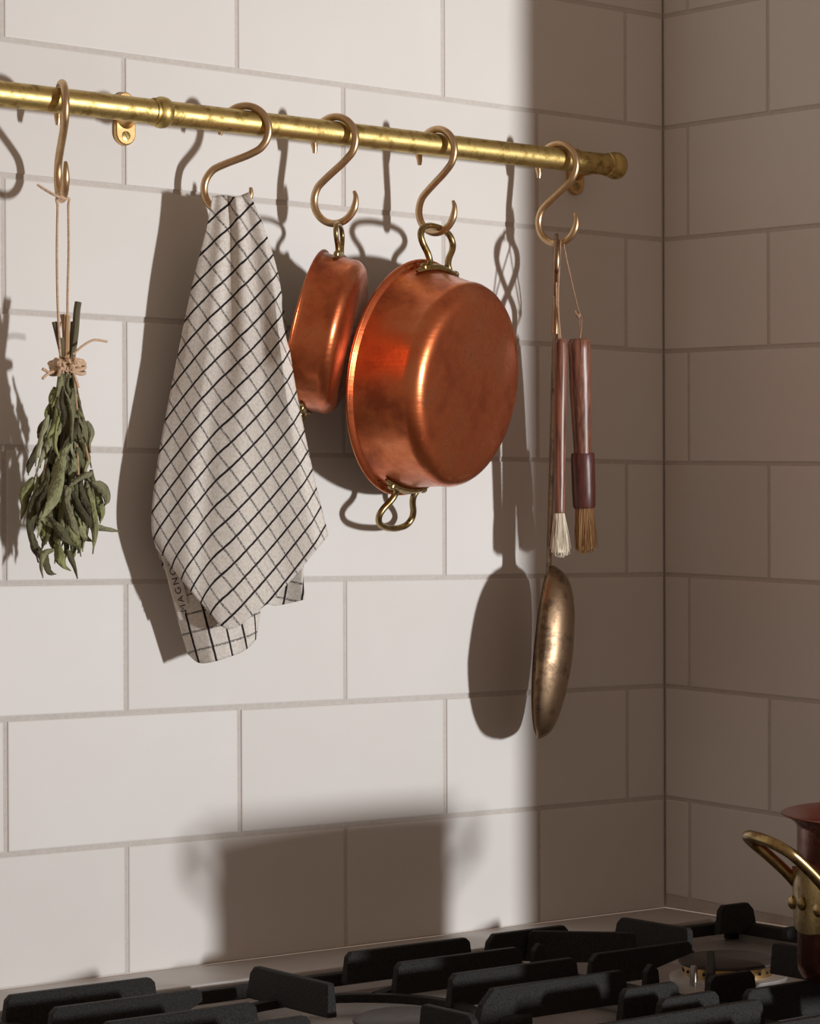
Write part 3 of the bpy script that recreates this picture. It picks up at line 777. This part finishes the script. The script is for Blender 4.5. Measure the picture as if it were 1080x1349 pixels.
def brush(name, label, top, bot, Y0, Y1, prof, mat, bprof, bmat, nb, blen, parts):
    A = at(*top, Y0); B = at(*bot, Y1); ax = (B-A); Ln = np.linalg.norm(ax); ax /= Ln
    b = thing(name, label, 'brush', B+ax*blen, 'brushes hanging from the last hook')
    for nm, pr, mt in prof:
        m = MB(); m.lathe([(rr, t*Ln) for rr, t in pr], A, ax, 28); m.build(nm, mt, b)
    rb = random.Random(nb); e1 = np.cross(ax, [0, 1, 0]); e1 /= np.linalg.norm(e1); e2 = np.cross(ax, e1)
    r0, r1, fl = bprof; m = MB()
    for k in range(nb):
        a = rb.uniform(0, 6.283); q = math.sqrt(rb.random()); c, s = math.cos(a), math.sin(a)
        stray = 1.35 if rb.random() < .06 else 1
        p0 = B-ax*2+(e1*c+e2*s)*r0*q; l = blen*rb.uniform(.86, 1.0)*(1-.10*q*q)
        p2 = B+ax*l+(e1*c+e2*s)*(r1*q*stray)+e1*fl; p1 = p0*.55+p2*.45+(e1*c+e2*s)*(r1-r0)*.15
        m.tube([p0, p1, p2], [.34, .32, .16], 4)
    br = m.build('bristles', bmat, b); br['kind'] = 'stuff'
    m = MB(); m.lathe([(r0*.9, -1), (r0*.96, blen*.3), (r1*.86, blen*.86), (0, blen*.9)], B, ax, 18); m.build('bristle_core', bmat, b)
    return b, A, ax
b1, A1, ax1 = brush('pastry_brush', 'slim dark wood brush with white bristles beside the spoon', (739, 448), (736.5, 676), -69, -62,
      [('handle', [(0, -.008), (3.4, -.006), (4.6, .004), (5.1, .02), (5.2, .3), (5.0, .6), (4.7, .96), (4.9, .985), (4.6, 1.0), (0, 1.0)], M_WOOD)], M_WOOD, (4.0, 7.2, 1.8), M_BRW, 420, 38, 0)
b2, A2, ax2 = brush('pastry_brush', 'thick turned wood brush with tan bristles, rightmost on the rail', (763, 448), (769.5, 669), -70, -62,
      [('handle', [(0, -.01), (7.6, -.008), (9.2, .01), (9.5, .05), (9.3, .3), (8.3, .5), (7.5, .65), (7.6, .68), (0, .68)], M_WOOD),
       ('ferrule', [(0, .672), (9.4, .672), (10.0, .685), (10.1, .75), (10.0, .9), (9.6, .985), (9.0, 1.0), (0, 1.0)], M_WOOD2)], M_WOOD, (7.6, 8.6, 0), M_BRT, 520, 40, 0)
hb = at(733, 322, -52)
m = MB(); m.tube(spline([A1+ax1*3, at(735, 400, -65), at(737.5, 330, -60), at(738, 320, -55), at(735, 317, -48), at(733, 330, -47.5), at(733, 400, -62), A1+ax1*3+np.array([-2, 0, 0])], 6), .75, 6)
m.build('hanging_string', M_STRING, b1)
m = MB(); m.tube(spline([A2+ax2*3, at(766, 420, -62), at(761, 405, -60), at(747, 345, -57), at(742.5, 322, -55), at(740, 317, -50), at(743, 328, -50), at(751, 365, -54), at(762, 412, -59), A2+ax2*3+np.array([1, 0, 0])], 6), .6, 6)
c = at(762, 416, -60); m.lathe([(0, -2.4), (1.5, -1.6), (2.0, 0), (1.5, 1.6), (0, 2.4)], c, (.3, 0, 1), 10)
m.tube(spline([c, at(759, 413, -61), at(757.5, 409, -62)], 4), .6, 6)
m.build('hanging_string', M_STRING, b2)

# ------------------------------------------------------------------ copper pot on the hob
PC = np.array([-196.0, -485.0, ZT]); PR = 87.0; PH = 113.0
pot = thing('copper_pot', 'copper pot with flared lip and brass handles at right', 'pot', PC)
m = MB(); m.lathe([(0, 0), (PR-8, 0), (PR-3, 1.6), (PR-.5, 6), (PR, 12), (PR, PH-6), (PR+1.5, PH-3), (PR+6, PH+.5), (PR+11, PH+2.4), (PR+11.4, PH+3.2), (PR+10.6, PH+3.8)], PC, (0, 0, 1), 96)
m.build('body', M_COPPER_SHADED, pot)
m = MB(); m.lathe([(PR+10.6, PH+3.8), (PR+5, PH+2.4), (PR-.5, PH-1.6), (PR-2.2, PH-6), (PR-2.2, 6), (0, 3)], PC, (0, 0, 1), 96); m.build('lining', M_COPPER_SHADED, pot)
def pot_handle(e):
    e = np.array([e[0], e[1], 0.]); e /= np.linalg.norm(e); t = np.array([-e[1], e[0], 0.]); Z = np.array([0, 0, 1.])
    P = lambda r, s, z: PC+e*r+t*s+Z*z
    # riveted plate following the wall of the pot
    m = MB(); nu, nv = 12, 6; vs = []
    for k in (0, 1):
        for j in range(nv+1):
            v = j/nv
            for i in range(nu+1):
                u = i/nu*2-1; hw_ = 33*(1-.30*v**2); s = u*hw_; z = 78-38*v-7*(1-abs(u))**.5*v*.6+3*math.cos(u*5)*(1-v)
                th = s/PR; rr = PR+(.3 if k == 0 else 5.0-1.5*abs(u)**3)
                vs.append(PC+(e*math.cos(th)+t*math.sin(th))*rr+Z*z)
    o0 = (nu+1)*(nv+1); fs = []
    for k in (0, 1):
        fs += [(k*o0+j*(nu+1)+i, k*o0+j*(nu+1)+i+1, k*o0+(j+1)*(nu+1)+i+1, k*o0+(j+1)*(nu+1)+i) for j in range(nv) for i in range(nu)]
    for i in range(nu):
        fs += [(i, i+1, o0+i+1, o0+i), (nv*(nu+1)+i, nv*(nu+1)+i+1, o0+nv*(nu+1)+i+1, o0+nv*(nu+1)+i)]
    for j in range(nv):
        fs += [(j*(nu+1), (j+1)*(nu+1), o0+(j+1)*(nu+1), o0+j*(nu+1)), (j*(nu+1)+nu, (j+1)*(nu+1)+nu, o0+(j+1)*(nu+1)+nu, o0+j*(nu+1)+nu)]
    m.add(vs, fs); h = m.build('handle', M_BRASSD, pot)
    m = MB()
    lp = [(PR-4, -26, 66), (PR+5, -27, 76), (PR+18, -29, 88), (PR+29, -29, 97), (PR+38, -19, 103), (PR+42, 0, 105), (PR+38, 19, 103), (PR+29, 29, 97), (PR+18, 29, 88), (PR+5, 27, 76), (PR-4, 26, 66)]
    n_ = len(spline(lp, 6)); m.tube(spline([P(*q) for q in lp], 6), [4.0]*n_, 14); m.build('loop', M_BRASSD, h)
    for s in (-20, 0, 20):
        th = s/PR; d = e*math.cos(th)+t*math.sin(th); m = MB(); m.lathe([(5, -1), (4.8, 1.5), (3, 3.2), (0, 3.8)], PC+d*(PR+4.6)+Z*(57-abs(s)*.1), d, 16); m.build('rivet', M_BRASSD, h)
pot_handle((-.94, .34)); pot_handle((.94, -.34))
